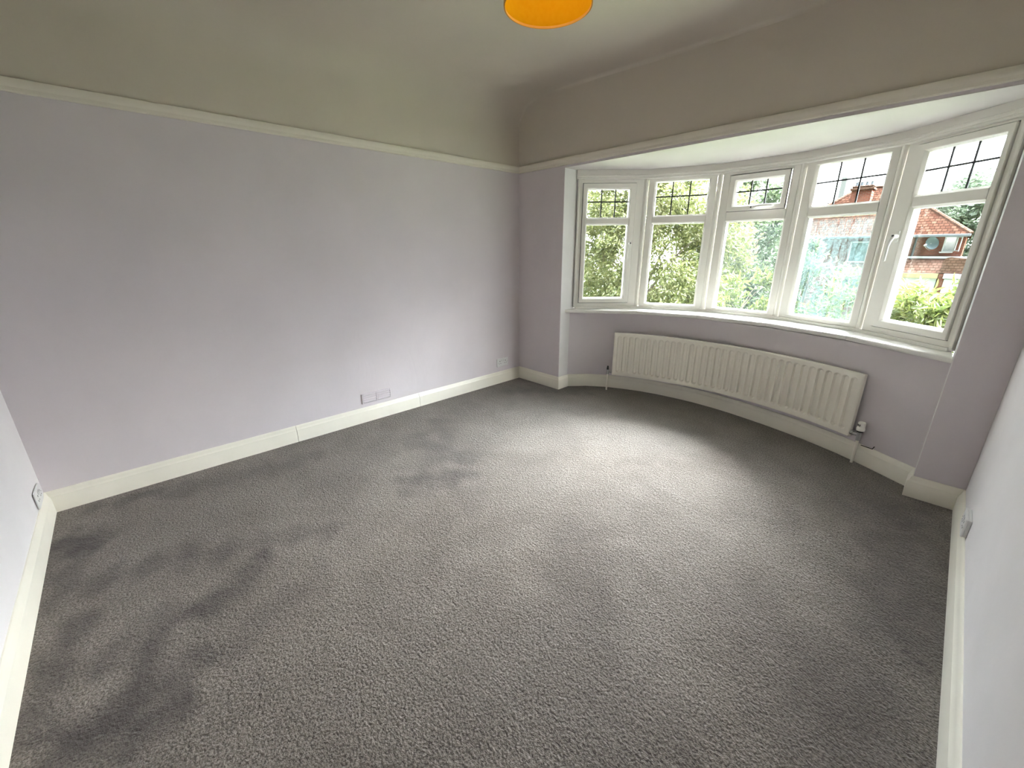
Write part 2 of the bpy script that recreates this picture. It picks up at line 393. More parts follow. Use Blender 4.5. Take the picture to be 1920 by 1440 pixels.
# floor with carpet; worn and stained places and painted corner shade stored as a point attribute
def seg_d(px, py, a, b):
    ax, ay = a; bx, by = b; dx, dy = bx - ax, by - ay; l2 = dx * dx + dy * dy + 1e-9
    t = np.clip(((px - ax) * dx + (py - ay) * dy) / l2, 0, 1)
    return np.hypot(px - ax - t * dx, py - ay - t * dy)
STAINS_SHADE = [([(1.13, -1.98), (1.19, -1.85), (1.24, -1.76)], 0.13, 0.42), ([(1.02, -1.84), (0.92, -1.70)], 0.08, 0.18), ([(1.28, -2.92), (1.33, -2.98), (1.34, -3.06)], 0.10, 0.38),
          ([(1.14, -2.80), (1.24, -2.88), (1.30, -2.93)], 0.06, 0.42), ([(1.33, -3.02), (1.36, -3.16), (1.38, -3.26), (1.45, -3.33)], 0.07, 0.55), ([(1.34, -3.22), (1.40, -3.30)], 0.12, 0.35),
          ([(1.62, -3.12), (1.64, -3.24)], 0.07, 0.35), ([(1.64, -3.24), (1.66, -3.34), (1.70, -3.40)], 0.11, 0.62), ([(1.73, -3.24), (1.74, -3.33)], 0.10, 0.50),
          ([(1.2, -2.55), (1.14, -2.72), (1.01, -2.99)], 0.08, 0.28), ([(1.01, -2.99), (0.86, -3.22), (0.91, -3.44)], 0.08, 0.36), ([(0.41, -3.50), (0.45, -3.44), (0.55, -3.50)], 0.10, 0.58),
          ([(0.62, -3.5), (0.85, -3.52)], 0.08, 0.35), ([(0.34, -2.32), (0.31, -2.66), (0.23, -3.05)], 0.10, 0.25), ([(1.5, -2.7), (1.6, -2.95), (1.62, -3.12)], 0.08, 0.22),
          ([(1.12, -3.47), (1.3, -3.5), (1.57, -3.53)], 0.08, 0.42), ([(1.75, -3.54), (2.1, -3.52)], 0.12, 0.6), ([(2.08, -1.65), (2.53, -2.09)], 0.14, 0.16), ([(2.4, -2.2), (2.5, -2.7)], 0.2, 0.15),
          ([(3.12, -1.63), (3.26, -1.95)], 0.22, 0.30), ([(0.60, -1.68), (1.14, -1.59)], 0.10, 0.28), ([(0.45, -1.35), (0.75, -1.5)], 0.09, 0.2), ([(2.85, -1.49), (2.96, -1.61)], 0.16, 0.20),
          ([(1.40, -1.80), (1.55, -1.92)], 0.08, 0.18), ([(0.12, -3.45), (0.14, -3.02)], 0.05, 0.35), ([(3.31, -1.31), (3.365, -1.35)], 0.008, 0.9), ([(2.75, -2.3), (3.2, -2.5)], 0.3, 0.22), ([(3.2, -0.3), (3.33, -1.2)], 0.20, 0.34),
          ([(0.3, -0.35), (0.5, -0.15)], 0.15, 0.3), ([(0.62, -0.05), (0.8, 0.08)], 0.10, 0.28)]  # last two strokes: mostly shade of the left pier corner, painted into the carpet
def make_floor():
    nx, ny = 172, 220
    xs = np.linspace(-0.03, W + 0.03, nx); ys = np.linspace(-L - 0.03, 0.78, ny)
    X, Y = np.meshgrid(xs, ys); mb = MB()
    fx = [p[0] for p in FACE[1:-1]]; fy = [p[1] for p in FACE[1:-1]]
    vs = []; st = []
    for j in range(ny):
        for i in range(nx):
            x, y = X[j, i], Y[j, i]
            lim = (np.interp(x, fx, fy) + 0.03) if P1 - .03 < x < P2 + .03 else 0.03
            y = min(y, lim)
            vs.append((x, y, 0.0))
    A = np.array(vs); s = np.zeros(len(A))
    wob = 0.03 * np.sin(A[:, 0] * 23 + 2 * np.sin(A[:, 1] * 17)) + 0.02 * np.sin(A[:, 1] * 41 + A[:, 0] * 13)
    for pl, r, k in STAINS_SHADE:
        d = np.min([seg_d(A[:, 0], A[:, 1], pl[i], pl[i + 1]) for i in range(len(pl) - 1)], axis=0)
        d = d + (wob * min(1, r / .06) if r > .02 else 0)
        s = np.maximum(s, k * np.clip(1.25 - np.maximum(d, 0) / r, 0, 1) ** 0.8)
    fs = [(j * nx + i, j * nx + i + 1, (j + 1) * nx + i + 1, (j + 1) * nx + i) for j in range(ny - 1) for i in range(nx - 1)]
    mb.add(vs, fs); me = bpy.data.meshes.new('floor'); me.from_pydata(mb.v, [], mb.f); me.materials.append(CARPET)
    at = me.attributes.new('stain_shade', 'FLOAT', 'POINT'); at.data.foreach_set('value', s)
    o = bpy.data.objects.new('floor', me); COL.objects.link(o); struct(o)
make_floor()

# ceiling with its coved edge over the long wall
def make_ceiling():
    xs = sorted(set([float(v) for v in _CX[:-1]] + list(np.linspace(0.3, W, 50))))
    ys = [0.0, -0.002, -0.005, -0.010, -0.017, -0.026] + list(np.linspace(-0.09, -L, 12)); r = 0.026; vs = []
    for x in xs:
        z0 = ceil_z(x)
        for y in ys:
            dz = 0 if y <= -r else r - math.sqrt(max(0, r * r - (r + y) ** 2))
            vs.append((x, y, z0 - dz * min(1, (z0 - 2.36) / 0.2 + .05)))
    n = len(ys); fs = [(i * n + j, (i + 1) * n + j, (i + 1) * n + j + 1, i * n + j + 1) for i in range(len(xs) - 1) for j in range(n - 1)]
    mb = MB(); mb.add(vs, fs); o = mb.build('ceiling', CREAM, smooth=True, angle=60); struct(o)
make_ceiling()

def quad_wall(name, a, b, zt, mats, split=2.08, thick=0.12, ztop=None):
    """wall between plan points a and b, room on the right of travel a->b, lower part lilac, upper part cream"""
    mb = MB(); a = np.array(a); b = np.array(b); t = (b - a) / np.linalg.norm(b - a); o = np.array([-t[1], t[0]]) * thick
    def pr(z0, z1, mi):
        vs = [(*a, z0), (*b, z0), (*b, z1), (*a, z1), (*(a + o), z0), (*(b + o), z0), (*(b + o), z1), (*(a + o), z1)]
        mb.add(vs, [(0, 1, 2, 3), (4, 7, 6, 5), (0, 4, 5, 1), (3, 2, 6, 7), (0, 3, 7, 4), (1, 5, 6, 2)], mi)
    pr(-0.02, split, 0)
    if zt > split: pr(split, zt, 1)
    return struct(mb.build(name, mats))
quad_wall('wall_left', (0, -L - .12), (0, .12), 2.40, [LILAC_DAMP, CREAM])
quad_wall('wall_right', (W, .12), (W, -L - .12), 2.70, [PALE, CREAM])
quad_wall('wall_back', (W, -L), (0, -L), 2.70, [PALE, CREAM])
# window wall: piers, lintel over the bay, upper part up to the ceiling
def make_front():
    mb = MB(); T = 0.14
    mb.box((0, 0, -.02), (P1 - .0005, T, 2.08)); mb.box((P2 + .0005, 0, -.02), (W, T, 2.08))
    mb.box((P1 - .0005, 0, SOFF + .003), (P2 + .0005, T, 2.08))
    mb.box((0, 0, 2.08), (W, T, 2.72), mi=1)
    struct(mb.build('wall_front', [LILAC, CREAM]))
make_front()
# white reveals at both ends of the bay, the white soffit and the curved wall under the sill
def make_bay():
    mb = MB()
    mb.box((P1 - .09, 0.0006, -.02), (P1 + .0006, V[0][1] + .07, SOFF + .03), 0.003)
    struct(mb.build('wall_bay_left_reveal', WHITEP))
    mb = MB(); mb.box((P2 - .0006, 0.0006, -.02), (P2 + .09, V[5][1] + .07, SOFF + .03), 0.003)
    struct(mb.build('wall_bay_right_reveal', WHITEP))
    mb = MB(); pts = [(P1 - .02, .0008)] + [tuple(v) for v in V + np.array([0, .05])] + [(P2 + .02, .0008)]
    pts[1] = (P1 - .02, V[0][1] + .05); pts[-2] = (P2 + .02, V[5][1] + .05)
    k = len(pts); mb.add([(x, y, SOFF) for x, y in pts] + [(x, y, SOFF + .06) for x, y in pts], [tuple(range(k)), tuple(range(k, 2 * k))[::-1]] + [(i, (i + 1) % k, k + (i + 1) % k, k + i) for i in range(k)])
    struct(mb.build('ceiling_bay', SOFFIT))
    mb = MB(); f = FACE[1:-1]; n = len(f); vx = np.concatenate([[P1 - .02], V[1:-1, 0], [P2 + .02]]); vy = np.concatenate([[V[0][1]], V[1:-1, 1], [V[5][1]]]) + .075
    o = [(f[i][0], float(np.interp(f[i][0], vx, vy))) for i in range(n)]; o[0] = (P1 - .02, vy[0]); o[-1] = (P2 + .02, vy[-1])
    vs = []
    for i in range(n): vs += [(*f[i], -.02), (*f[i], ZS - .054), (*o[i], ZS - .054), (*o[i], -.02)]
    mb.add(vs, [(i * 4 + a, i * 4 + (a + 1) % 4, (i + 1) * 4 + (a + 1) % 4, (i + 1) * 4 + a) for i in range(n - 1) for a in range(4)] + [(0, 1, 2, 3), tuple((n - 1) * 4 + a for a in (3, 2, 1, 0))])
    struct(mb.build('wall_bay', LILAC, smooth=True, angle=30))
make_bay()

# baseboards
BB = [(0, 0), (.021, 0), (.021, .082), (.0185, .088), (.0185, .093), (.0135, .100), (.0105, .110), (.008, .119), (.004, .124), (0, .125)]
def baseboard(name, paths):
    mb = MB()
    for p in paths: mb.sweep(p, BB)
    struct(mb.build(name, GLOSS, smooth=True, angle=25))
baseboard('baseboard_left', [[(0, -L), (0, -2.327)], [(0, -2.324), (0, -1.283)], [(0, -1.280), (0, 0)]])
baseboard('baseboard_right', [[(W, 0), (W, -1.9)], [(W, -1.903), (W, -L)]])
baseboard('baseboard_back', [[(W, -L), (0, -L)]])
baseboard('baseboard_front', [[(0, 0)] + FACE + [(W, 0)]])
# picture rails
PR = [(0, RAIL0), (.012, RAIL0), (.017, RAIL0 + .006), (.017, RAIL0 + .020), (.022, RAIL0 + .028), (.024, RAIL0 + .045), (.021, RAIL1 - .003), (.014, RAIL1), (0, RAIL1)]
for nme, p in (('trim_1', [(0, -L), (0, 0)]), ('trim_2', [(0, 0), (W, 0)]), ('trim_3', [(W, 0), (W, -L)]), ('trim_4', [(W, -L), (0, -L)])):
    mb = MB(); mb.sweep(p, PR); struct(mb.build(nme, RAILM, smooth=True, angle=30))
# head board over the windows following the bay
mb = MB()
hp = [V[0] + np.array([-.012, -.01])] + [v for v in V[1:-1]] + [V[5] + np.array([.01, -.012])]
mb.sweep(hp, [(-.05, SOFF + .005), (.006, SOFF + .005), (.006, 1.992), (.014, 1.990), (.021, 1.986), (.021, 1.978), (.014, 1.974), (.012, 1.968), (.016, 1.965), (.016, 1.959), (.008, 1.955), (.002, ZH), (-.05, ZH)])
struct(mb.build('trim_5', UPVC, smooth=True, angle=30))

# ------------------------------------------------------------------ bay windows
def ring(mb, o, i, prof):
    """mitred frame. o=(s0,s1,z0,z1) outer, i=inner opening, prof list of (t outer->inner, depth)"""
    cs = [(0, 2), (1, 2), (1, 3), (0, 3)]; vs = []
    for a, b in cs:
        for t, d in prof: vs.append((o[a] + (i[a] - o[a]) * t, d, o[b] + (i[b] - o[b]) * t))
    k = len(prof); fs = []
    for c in range(4):
        n = (c + 1) % 4
        for a in range(k):
            b = (a + 1) % k; fs.append((c * k + a, c * k + b, n * k + b, n * k + a))
    mb.add(vs, fs)
FRP = [(0, .062), (0, .003), (.04, 0), (.72, 0), (.80, .002), (1, .016), (1, .062)]
FRP2 = [(0, .062), (0, .003), (.04, 0), (.96, 0), (1, .003), (1, .062)]
SAP = [(0, .050), (0, -.010), (.05, -.013), (.70, -.013), (.78, -.011), (1, .006), (1, .050)]
def leading(mb, s0, s1, z0, z1, y):
    w = .0052
    for k in (1, 2):
        s = s0 + (s1 - s0) * k / 3; mb.box((s - w, y - .0025, z0), (s + w, y + .0025, z1))
    z = z0 + (z1 - z0) * .565; mb.box((s0, y - .0027, z - w), (s1, y + .0027, z + w))
def pane(parent, s0, s1, z0, z1, mat, y=.027):
    mb = MB(); mb.box((s0 - .006, y, z0 - .006), (s1 + .006, y + .004, z1 + .006)); return mb.build('pane', mat, parent)
def handle(parent, c, d, y0):
    """c=(s,z) of the pivot, d=unit direction (ds,dz) of the lever"""
    s, z = c; ds, dz = d; root = MB()
    hl, hw = .034, .013
    lo = (s - (hl if abs(ds) > .5 else hw), y0 - .008, z - (hl if abs(dz) > .5 else hw)); hi = (s + (hl if abs(ds) > .5 else hw), y0, z + (hl if abs(dz) > .5 else hw))
    root.box(lo, hi, .004)
    base = root.build('handle', SILLM, parent)
    lv = MB(); p = lambda a, h, q=0: (s + ds * a + dz * q, y0 - h, z + dz * a + ds * q)
    lv.tube([p(0, .006), p(0, .026), p(0, .034)], [.013, .0125, .010], 16)
    lv.tube([p(.0, .026), p(.012, .034), p(.030, .040, .004), p(.055, .043, .008), p(.10, .043, .008), p(.145, .042, .008), p(.150, .042, .008)], [.011, .010, .0085, .008, .0078, .0070, .003], 12)
    lv.build('lever', SILLM, base, smooth=True)
    bt = MB(); bt.tube([p(-.004, .033), p(-.004, .040)], [.0065, .0055], 14); bt.build('lock_button', BLACK, base)
WIN = []
SPEC = {1: dict(sash=(.047, .525, .858, 1.922), gl=(.092, .472, .904, 1.571), gu=(.092, .472, 1.637, 1.871)),
        2: dict(gl=(.085, .516, .853, 1.572), gu=(.082, .514, 1.648, 1.922)),
        3: dict(gl=(.095, .525, .848, 1.570), vent=(.088, .516, 1.655, 1.929), gu=(.139, .478, 1.699, 1.880)),
        4: dict(gl=(.100, .530, .857, 1.571), gu=(.098, .526, 1.652, 1.927)),
        5: dict(sash=(.092, .566, .860, 1.936), gl=(.152, .533, .912, 1.581), gu=(.152, .530, 1.660, 1.888))}
LABW = {1: 'leftmost bay window, tall opening casement with leaded top light', 2: 'second bay window from the left, fixed pane with leaded top light', 3: 'middle bay window with a small top-hung leaded vent and handle',
        4: 'second bay window from the right, lower pane wet with condensation', 5: 'rightmost bay window, tall opening casement with house seen through it'}
SILLN = [(P1 + .001, .062), (1.12, .455), (1.63, .598), (2.18, .583), (2.71, .412), (P2 - .001, .082)]
for n in range(1, 6):
    a, b = V[n - 1], V[n]; t = (b - a); w = float(np.linalg.norm(t)); ang = math.atan2(t[1], t[0])
    win = empty('window_%d' % n, (a[0], a[1], 0), ang); struct(win); win['label'] = LABW[n]; WIN.append(win)
    sp = SPEC[n]; fr = MB(); m = .021
    f0, f1 = (m if n > 1 else .012), (w - m if n < 5 else w - .012)
    outer = (f0, f1, ZS, ZH)
    if 'sash' in sp:
        sa = sp['sash']; g = .004
        ring(fr, outer, (sa[0] - g, sa[1] + g, sa[2] - g, sa[3] + g), FRP2)
        # rebate behind the sash edge
        ring(fr, (sa[0] - g, sa[1] + g, sa[2] - g, sa[3] + g), (sa[0] + .012, sa[1] - .012, sa[2] + .012, sa[3] - .012), [(0, .062), (0, .052), (1, .052), (1, .062)])
        fr.build('frame', UPVC, win)
        gk = MB(); ring(gk, (sa[0] - g, sa[1] + g, sa[2] - g, sa[3] + g), (sa[0], sa[1], sa[2], sa[3]), [(0, .02), (0, .006), (1, .006), (1, .02)]); gk.build('seal', BLACK, win)
        s = MB(); ring(s, sa, (sp['gl'][0], sp['gl'][1], sp['gl'][2], sp['gu'][3]), SAP)
        z0, z1 = sp['gl'][3], sp['gu'][2]; x0, x1 = sp['gl'][0] - .004, sp['gl'][1] + .004
        vs = [];  pr = [(z0, .050), (z0, .006), (z0 + .014, -.011), (z1 - .014, -.011), (z1, .006), (z1, .050)]
        s.add([(x0, y, z) for z, y in pr] + [(x1, y, z) for z, y in pr], [(i, (i + 1) % 6, 6 + (i + 1) % 6, 6 + i) for i in range(6)])
        sash = s.build('sash', UPVC, win)
        pane(sash, *sp['gl'], GLASS, .018); pane(sash, *sp['gu'], GLASS, .018)
        ld = MB(); leading(ld, *sp['gu'], .016); ld.build('leading', LEAD, sash)
        if n == 1: handle(sash, (.500, 1.405), (0, -1), -.013)
        else: handle(sash, (.118, 1.425), (0, -1), -.013)
    else:
        gl, gu = sp['gl'], sp['gu']
        top = sp.get('vent', gu)
        ring(fr, outer, (gl[0], gl[1], gl[2], (1.925 if 'vent' not in sp else top[3] + .004)), FRP)
        z0, z1 = gl[3], top[2] - (.004 if 'vent' in sp else 0); x0, x1 = gl[0] - .006, gl[1] + .006
        pr = [(z0, .062), (z0, .016), (z0 + .013, .001), (z1 - .013, .001), (z1, .016 if 'vent' not in sp else .001), (z1, .062)]
        fr.add([(x0, y, z) for z, y in pr] + [(x1, y, z) for z, y in pr], [(i, (i + 1) % 6, 6 + (i + 1) % 6, 6 + i) for i in range(6)])
        fr.build('frame', UPVC, win)
        pane(win, *gl, {2: GLASS, 3: GLASS_MIST, 4: GLASS_WET}[n])
        if 'vent' in sp:
            s = MB(); ring(s, top, gu, SAP); sash = s.build('vent_sash', UPVC, win)
            gk = MB(); ring(gk, (top[0] - .004, top[1] + .004, top[2] - .004, top[3] + .004), top, [(0, .02), (0, .006), (1, .006), (1, .02)]); gk.build('seal', BLACK, win)
            pane(sash, *gu, GLASS, .018); ld = MB(); leading(ld, *gu, .016); ld.build('leading', LEAD, sash)
            handle(sash, (.296, 1.675), (1, 0), -.013)
        else:
            pane(win, *gu, GLASS); ld = MB(); leading(ld, *gu, .0255); ld.build('leading', LEAD, win)
    # cover strip over the joint to the next window
    if n < 5:
        c = MB(); rz0, rz1 = ZS - .002, ZH + .002
        prof = [(-.020, .03), (-.020, .001), (-.015, -.004), (-.004, -.011), (.004, -.011), (.015, -.004), (.020, .001), (.020, .03)]
        c.add([(w + x, y, rz0) for x, y in prof] + [(w + x, y, rz1) for x, y in prof], [(i, (i + 1) % 8, 8 + (i + 1) % 8, 8 + i) for i in range(8)] + [tuple(range(8)), tuple(range(8, 16))[::-1]])
        c.build('cover_strip', UPVC, win)
    if n in (1, 5):
        c = MB(); x = (-.004, .014) if n == 1 else (w - .014, w + .004)
        c.box((x[0], -.012, ZS - .01), (x[1], .06, ZH + .03), .004); c.build('edge_trim', UPVC, win)
    # sill board of this window, rounded nose, and the strip under the frame
    inv = Matrix.Rotation(-ang, 4, 'Z') @ Matrix.Translation((-a[0], -a[1], 0))
    q0, q1 = np.array(SILLN[n - 1], float), np.array(SILLN[n], float); dd = (q1 - q0) / np.linalg.norm(q1 - q0)
    g0 = .0009; q0 = q0 + dd * g0; q1 = q1 - dd * g0
    b0, b1 = np.array(a) + np.array([0, .04]), np.array(b) + np.array([0, .04])
    zt, zb = ZS - .020, ZS - .053; nose = [(.016, zb), (.008, zb + .002), (.002, zb + .008), (0, zb + .0165), (.002, zt - .006), (.008, zt - .001), (.016, zt)]
    c = MB(); rows = []
    for q, bk in ((q0, b0), (q1, b1)):
        dr = (bk - q) / np.linalg.norm(bk - q)
        row = [(*(q + dr * o), z) for o, z in nose] + [(*bk, zt), (*bk, zb)]
        rows.append([tuple(inv @ Vector(p)) for p in row])
    k = 9; c.add(rows[0] + rows[1], [(i, (i + 1) % k, k + (i + 1) % k, k + i) for i in range(k)] + [tuple(range(k)), tuple(range(k, 2 * k))[::-1]])
    c.build('window_sill', SILLM, win, smooth=True, angle=30)
    c = MB(); c.box((0.012 if n == 1 else -.004, -.016, zt - .001), (w - (.012 if n == 5 else -.004), .05, ZS + .001), .002); c.build('packing_strip', UPVC, win)

# ------------------------------------------------------------------ radiator
def make_radiator():
    ax, ay, mx, my, bx, by = .978, .332, 1.93, .520, 2.868, .262
    # circle through three points
    A = np.array([[2 * (mx - ax), 2 * (my - ay)], [2 * (bx - ax), 2 * (by - ay)]]); B = np.array([mx * mx + my * my - ax * ax - ay * ay, bx * bx + by * by - ax * ax - ay * ay])
    cx, cy = np.linalg.solve(A, B); R = math.hypot(ax - cx, ay - cy)
    t0, t1 = math.atan2(ay - cy, ax - cx), math.atan2(by - cy, bx - cx); Ls = R * (t0 - t1)
    Z0, Z1, NF = .165, .592, 35
    rad = empty('radiator', (1.93, .52, 0)); tag(rad, 'long curved cream steel panel radiator under the bay window', 'radiator')
    inv = Matrix.Translation((-1.93, -.52, 0))
    def P(s, d, z):   # s along, d towards room
        t = t0 - s / R; return tuple(inv @ Vector((cx + (R - d) * math.cos(t), cy + (R - d) * math.sin(t), z)))
    mb = MB(); per = (Ls - .05) / NF; ns = NF * 14 + 7; zs = sorted(set(list(np.linspace(Z0, Z0 + .075, 14)) + list(np.linspace(Z0 + .075, Z1 - .075, 6)) + list(np.linspace(Z1 - .075, Z1, 14))))
    ss = [0, .004, .014] + list(.025 + per * np.arange(NF * 14 + 1) / 14.0) + [Ls - .014, Ls - .004, Ls]; r = .0165
    vs = []
    for s in ss:
        for z in zs:
            d = .0
            u = ((s - .025) / per) % 1.0 * per - per / 2 if .025 <= s <= Ls - .025 else 1
            zc = min(max(z, Z0 + .040 + r), Z1 - .036 - r); dist = math.hypot(u, z - zc) - r
            k = min(1, max(0, .5 - dist / .0075)); k = k * k * (3 - 2 * k)
            e = min(s, Ls - s, z - Z0, Z1 - z); ed = 0 if e > .006 else (1 - e / .006) ** 2 * .006
            vs.append(P(s, -.0150 * k - ed, z))
    n = len(zs); fs = [(i * n + j, (i + 1) * n + j, (i + 1) * n + j + 1, i * n + j + 1) for i in range(len(ss) - 1) for j in range(n - 1)]
    mb.add(vs, fs); mb.build('front_panel', RADM, rad, smooth=True, angle=50)
    mb = MB(); rows = []
    for s in np.linspace(0, Ls, 40): rows.append([P(s, -.006, Z0), P(s, -.006, Z1), P(s, -.028, Z1), P(s, -.028, Z0)])
    vs = [p for rr in rows for p in rr]; mb.add(vs, [(i * 4 + a, i * 4 + (a + 1) % 4, (i + 1) * 4 + (a + 1) % 4, (i + 1) * 4 + a) for i in range(39) for a in (1, 2, 3)] + [(0, 1, 2, 3), tuple(39 * 4 + a for a in (3, 2, 1, 0))])
    mb.build('rear_panel', RADM, rad, smooth=True, angle=30)
    mb = MB()
    for s in np.linspace(.02, Ls - .02, 100):   # welded convector seam line along the foot
        pass
    rows = []
    for s in np.linspace(0.004, Ls - .004, 50): rows.append([P(s, .002, Z0 + .003), P(s, .002, Z0 + .009), P(s, -.02, Z0 + .009), P(s, -.02, Z0 + .003)])
    mb.add([p for rr in rows for p in rr], [(i * 4 + a, i * 4 + (a + 1) % 4, (i + 1) * 4 + (a + 1) % 4, (i + 1) * 4 + a) for i in range(49) for a in range(4)] + [(0, 1, 2, 3), tuple(49 * 4 + a for a in (3, 2, 1, 0))])
    mb.build('bottom_rim', RADM, rad)
    for s in (.28, Ls - .28):
        b = MB(); p, q = Vector(P(s, -.02, 0)), Vector(P(s, -.110, 0)); dr = (q - p).normalized(); sd = Vector((-dr.y, dr.x, 0)) * .015
        b.add([tuple(p + sd * a + (q - p) * c + Vector((0, 0, z))) for c in (0, 1) for a in (-1, 1) for z in (Z0 + .06, Z1 - .06)], [(0, 1, 3, 2), (4, 6, 7, 5), (0, 4, 5, 1), (2, 3, 7, 6), (0, 2, 6, 4), (1, 5, 7, 3)])
        b.build('wall_bracket', RADM, rad)
    # lockshield valve on the left
    e = Vector(P(0, -.013, Z0 + .032)); d = (e - Vector(P(.05, -.013, Z0 + .032))).normalized(); v = e + d * .042
    b = MB(); b.tube([e - d * .004, v], [.0095, .0095], 12); b.tube([e + d * .004, e + d * .018], [.015, .015], 6)
    b.tube([(v.x, v.y, v.z - .028), (v.x, v.y, v.z - .012), (v.x, v.y, v.z + .012), (v.x, v.y, v.z + .02)], [.013, .013, .012, .010], 12); val = b.build('lockshield_valve', CHROME, rad, smooth=True)
    b = MB(); b.tube([(v.x, v.y, v.z + .018), (v.x, v.y, v.z + .024), (v.x, v.y, v.z + .052), (v.x, v.y, v.z + .056)], [.011, .011, .008, .004], 12); b.build('valve_cap', BLACK, val, smooth=True)
    b = MB(); b.tube([(v.x, v.y, v.z - .02), (v.x, v.y, .0)], .0085, 12); b.build('pipe', RADM, rad, smooth=True)
    # thermostatic valve on the right
    e = Vector(P(Ls, -.013, Z0 + .032)); d = (e - Vector(P(Ls - .05, -.013, Z0 + .032))).normalized(); v = e + d * .055; v.y -= .004
    b = MB(); b.tube([e - d * .004, v], [.0095, .0095], 12); b.tube([e + d * .004, e + d * .02], [.016, .016], 6)
    b.tube([(v.x, v.y, v.z - .034), (v.x, v.y, v.z - .014), (v.x, v.y, v.z + .012), (v.x, v.y, v.z + .026)], [.0135, .0135, .0125, .014], 12); val = b.build('thermostatic_valve', CHROME, rad, smooth=True)
    b = MB(); b.lathe([(.0, .024), (.017, .024), (.0185, .027), (.0185, .033), (.016, .035), (.0, .035)], v, 24); b.build('collar', BLACK, val, smooth=True)
    b = MB(); prof = [(0, .034), (.021, .034), (.0235, .037), (.0235, .052), (.0215, .056), (.0205, .060), (.0205, .086), (.019, .091), (.014, .094), (0, .094)]
    b.lathe(prof, v, 32); hd = b.build('thermostat_head', SILLM, val, smooth=True, angle=30)
    b = MB()
    for k in range(3):
        a = -2.35 + (k - 1) * .42; px, py = v.x + .0207 * math.cos(a), v.y + .0207 * math.sin(a); tx, ty = -math.sin(a), math.cos(a); nx_, ny_ = math.cos(a), math.sin(a)
        for h0, h1, ww in ((.066, .080, .0022),):
            vs = [(px + tx * sgn * ww + nx_ * o, py + ty * sgn * ww + ny_ * o, v.z + h) for o in (-.002, .0012) for h in (h0, h1) for sgn in (-1, 1)]
            b.add(vs, [(0, 2, 3, 1), (4, 5, 7, 6), (0, 1, 5, 4), (2, 6, 7, 3), (0, 4, 6, 2), (1, 3, 7, 5)])
    b.build('dial_marks', BLACK, hd)
    b = MB(); b.tube([(v.x, v.y, v.z - .026), (v.x, v.y, 0)], .0085, 12); b.build('pipe', RADM, rad, smooth=True)
make_radiator()

# ------------------------------------------------------------------ sockets
def make_socket(loc, rz, label, depth=.010, w=.148, h=.088):
    r = empty('wall_socket', loc, rz); tag(r, label, 'socket', 'double wall sockets above the baseboards')
    b = MB()
    if depth > .015: b.box((-w / 2 + .002, -depth + .009, -h / 2 + .002), (w / 2 - .002, 0, h / 2 - .002), .002); b.build('mounting_box', PLASTIC, r); b = MB()
    b.box((-w / 2, -depth, -h / 2), (w / 2, -depth + .009, h / 2), .003); b.build('faceplate', PLASTIC, r)
    for sg in (-1, 1):
        cx = sg * w * .245; s = MB()
        s.box((cx - .0035, -depth - .0006, .010), (cx + .0035, -depth + .002, .019)); s.box((cx - .0150, -depth - .0006, -.012), (cx - .0075, -depth + .002, -.0075)); s.box((cx + .0075, -depth - .0006, -.012), (cx + .0150, -depth + .002, -.0075))
        s.build('pin_slots', BLACK, r)
        k = MB(); kx = sg * w * .085; k.box((kx - .006, -depth - .003, .012), (kx + .006, -depth + .001, .030), .0012); k.build('switch', PLASTIC, r)
    for sg in (-1, 1):
        s = MB(); s.lathe([(0, -.0012), (.0032, -.0012), (.0036, 0)], (sg * w * .41, -depth + .0002, 0), 12, 'y'); s.build('screw', CHROME, r)
make_socket((0, -.255, .222), math.pi / 2, 'white double socket on the long lilac wall beside the far corner', .011, .156, .090)
make_socket((W, -.505, .178), -math.pi / 2, 'white surface-mounted double socket on the right-hand wall above the baseboard', .020, .140, .088)
make_socket((.165, -L, .180), math.pi, 'white double socket low on the near left wall beside the corner', .012, .146, .088)

# ------------------------------------------------------------------ air vent, painted over
def make_vent():
    r = empty('air_vent', (0, -1.676, .198), math.pi / 2); tag(r, 'small louvred air vent painted lilac, low on the long wall', 'air vent')
    w, h = .262, .082; b = MB()
    b.box((-w / 2, -.003, -h / 2), (w / 2, 0, h / 2), .001); b.build('back_plate', LILAC, r)
    b = MB(); ring(b, (-w / 2, w / 2, -h / 2, h / 2), (-w / 2 + .012, w / 2 - .012, -h / 2 + .004, h / 2 - .004), [(0, .0), (0, -.009), (.3, -.012), (1, -.012), (1, 0)]); b.box((-.006, -.012, -h / 2 + .002), (.006, 0, h / 2 - .002), .001); b.build('frame', LILAC, r)
    for sg in (-1, 1):
        for k in range(4):
            z = -h / 2 + .011 + k * .0195; s = MB(); x0, x1 = (-w / 2 + .014, -.008) if sg < 0 else (.008, w / 2 - .014)
            vs = [(x, y, zz) for x in (x0, x1) for y, zz in ((-.002, z + .0125), (-.015, z + .002), (-.0145, z - .002), (-.002, z + .006))]
            s.add(vs, [(0, 1, 2, 3), (4, 7, 6, 5)] + [(i, (i + 1) % 4, 4 + (i + 1) % 4, 4 + i) for i in range(4)]); s.build('louvre', LILAC, r)
make_vent()

# small clip left on the wall beside the radiator pipe
b = MB(); b.tube([(2.945, .262, .128), (2.985, .243, .130), (3.005, .232, .132), (3.012, .228, .152)], .0028, 8)
tag(b.build('cable_stub', BLACK, smooth=True), 'short black cable end on the baseboard beside the radiator thermostat', 'cable')

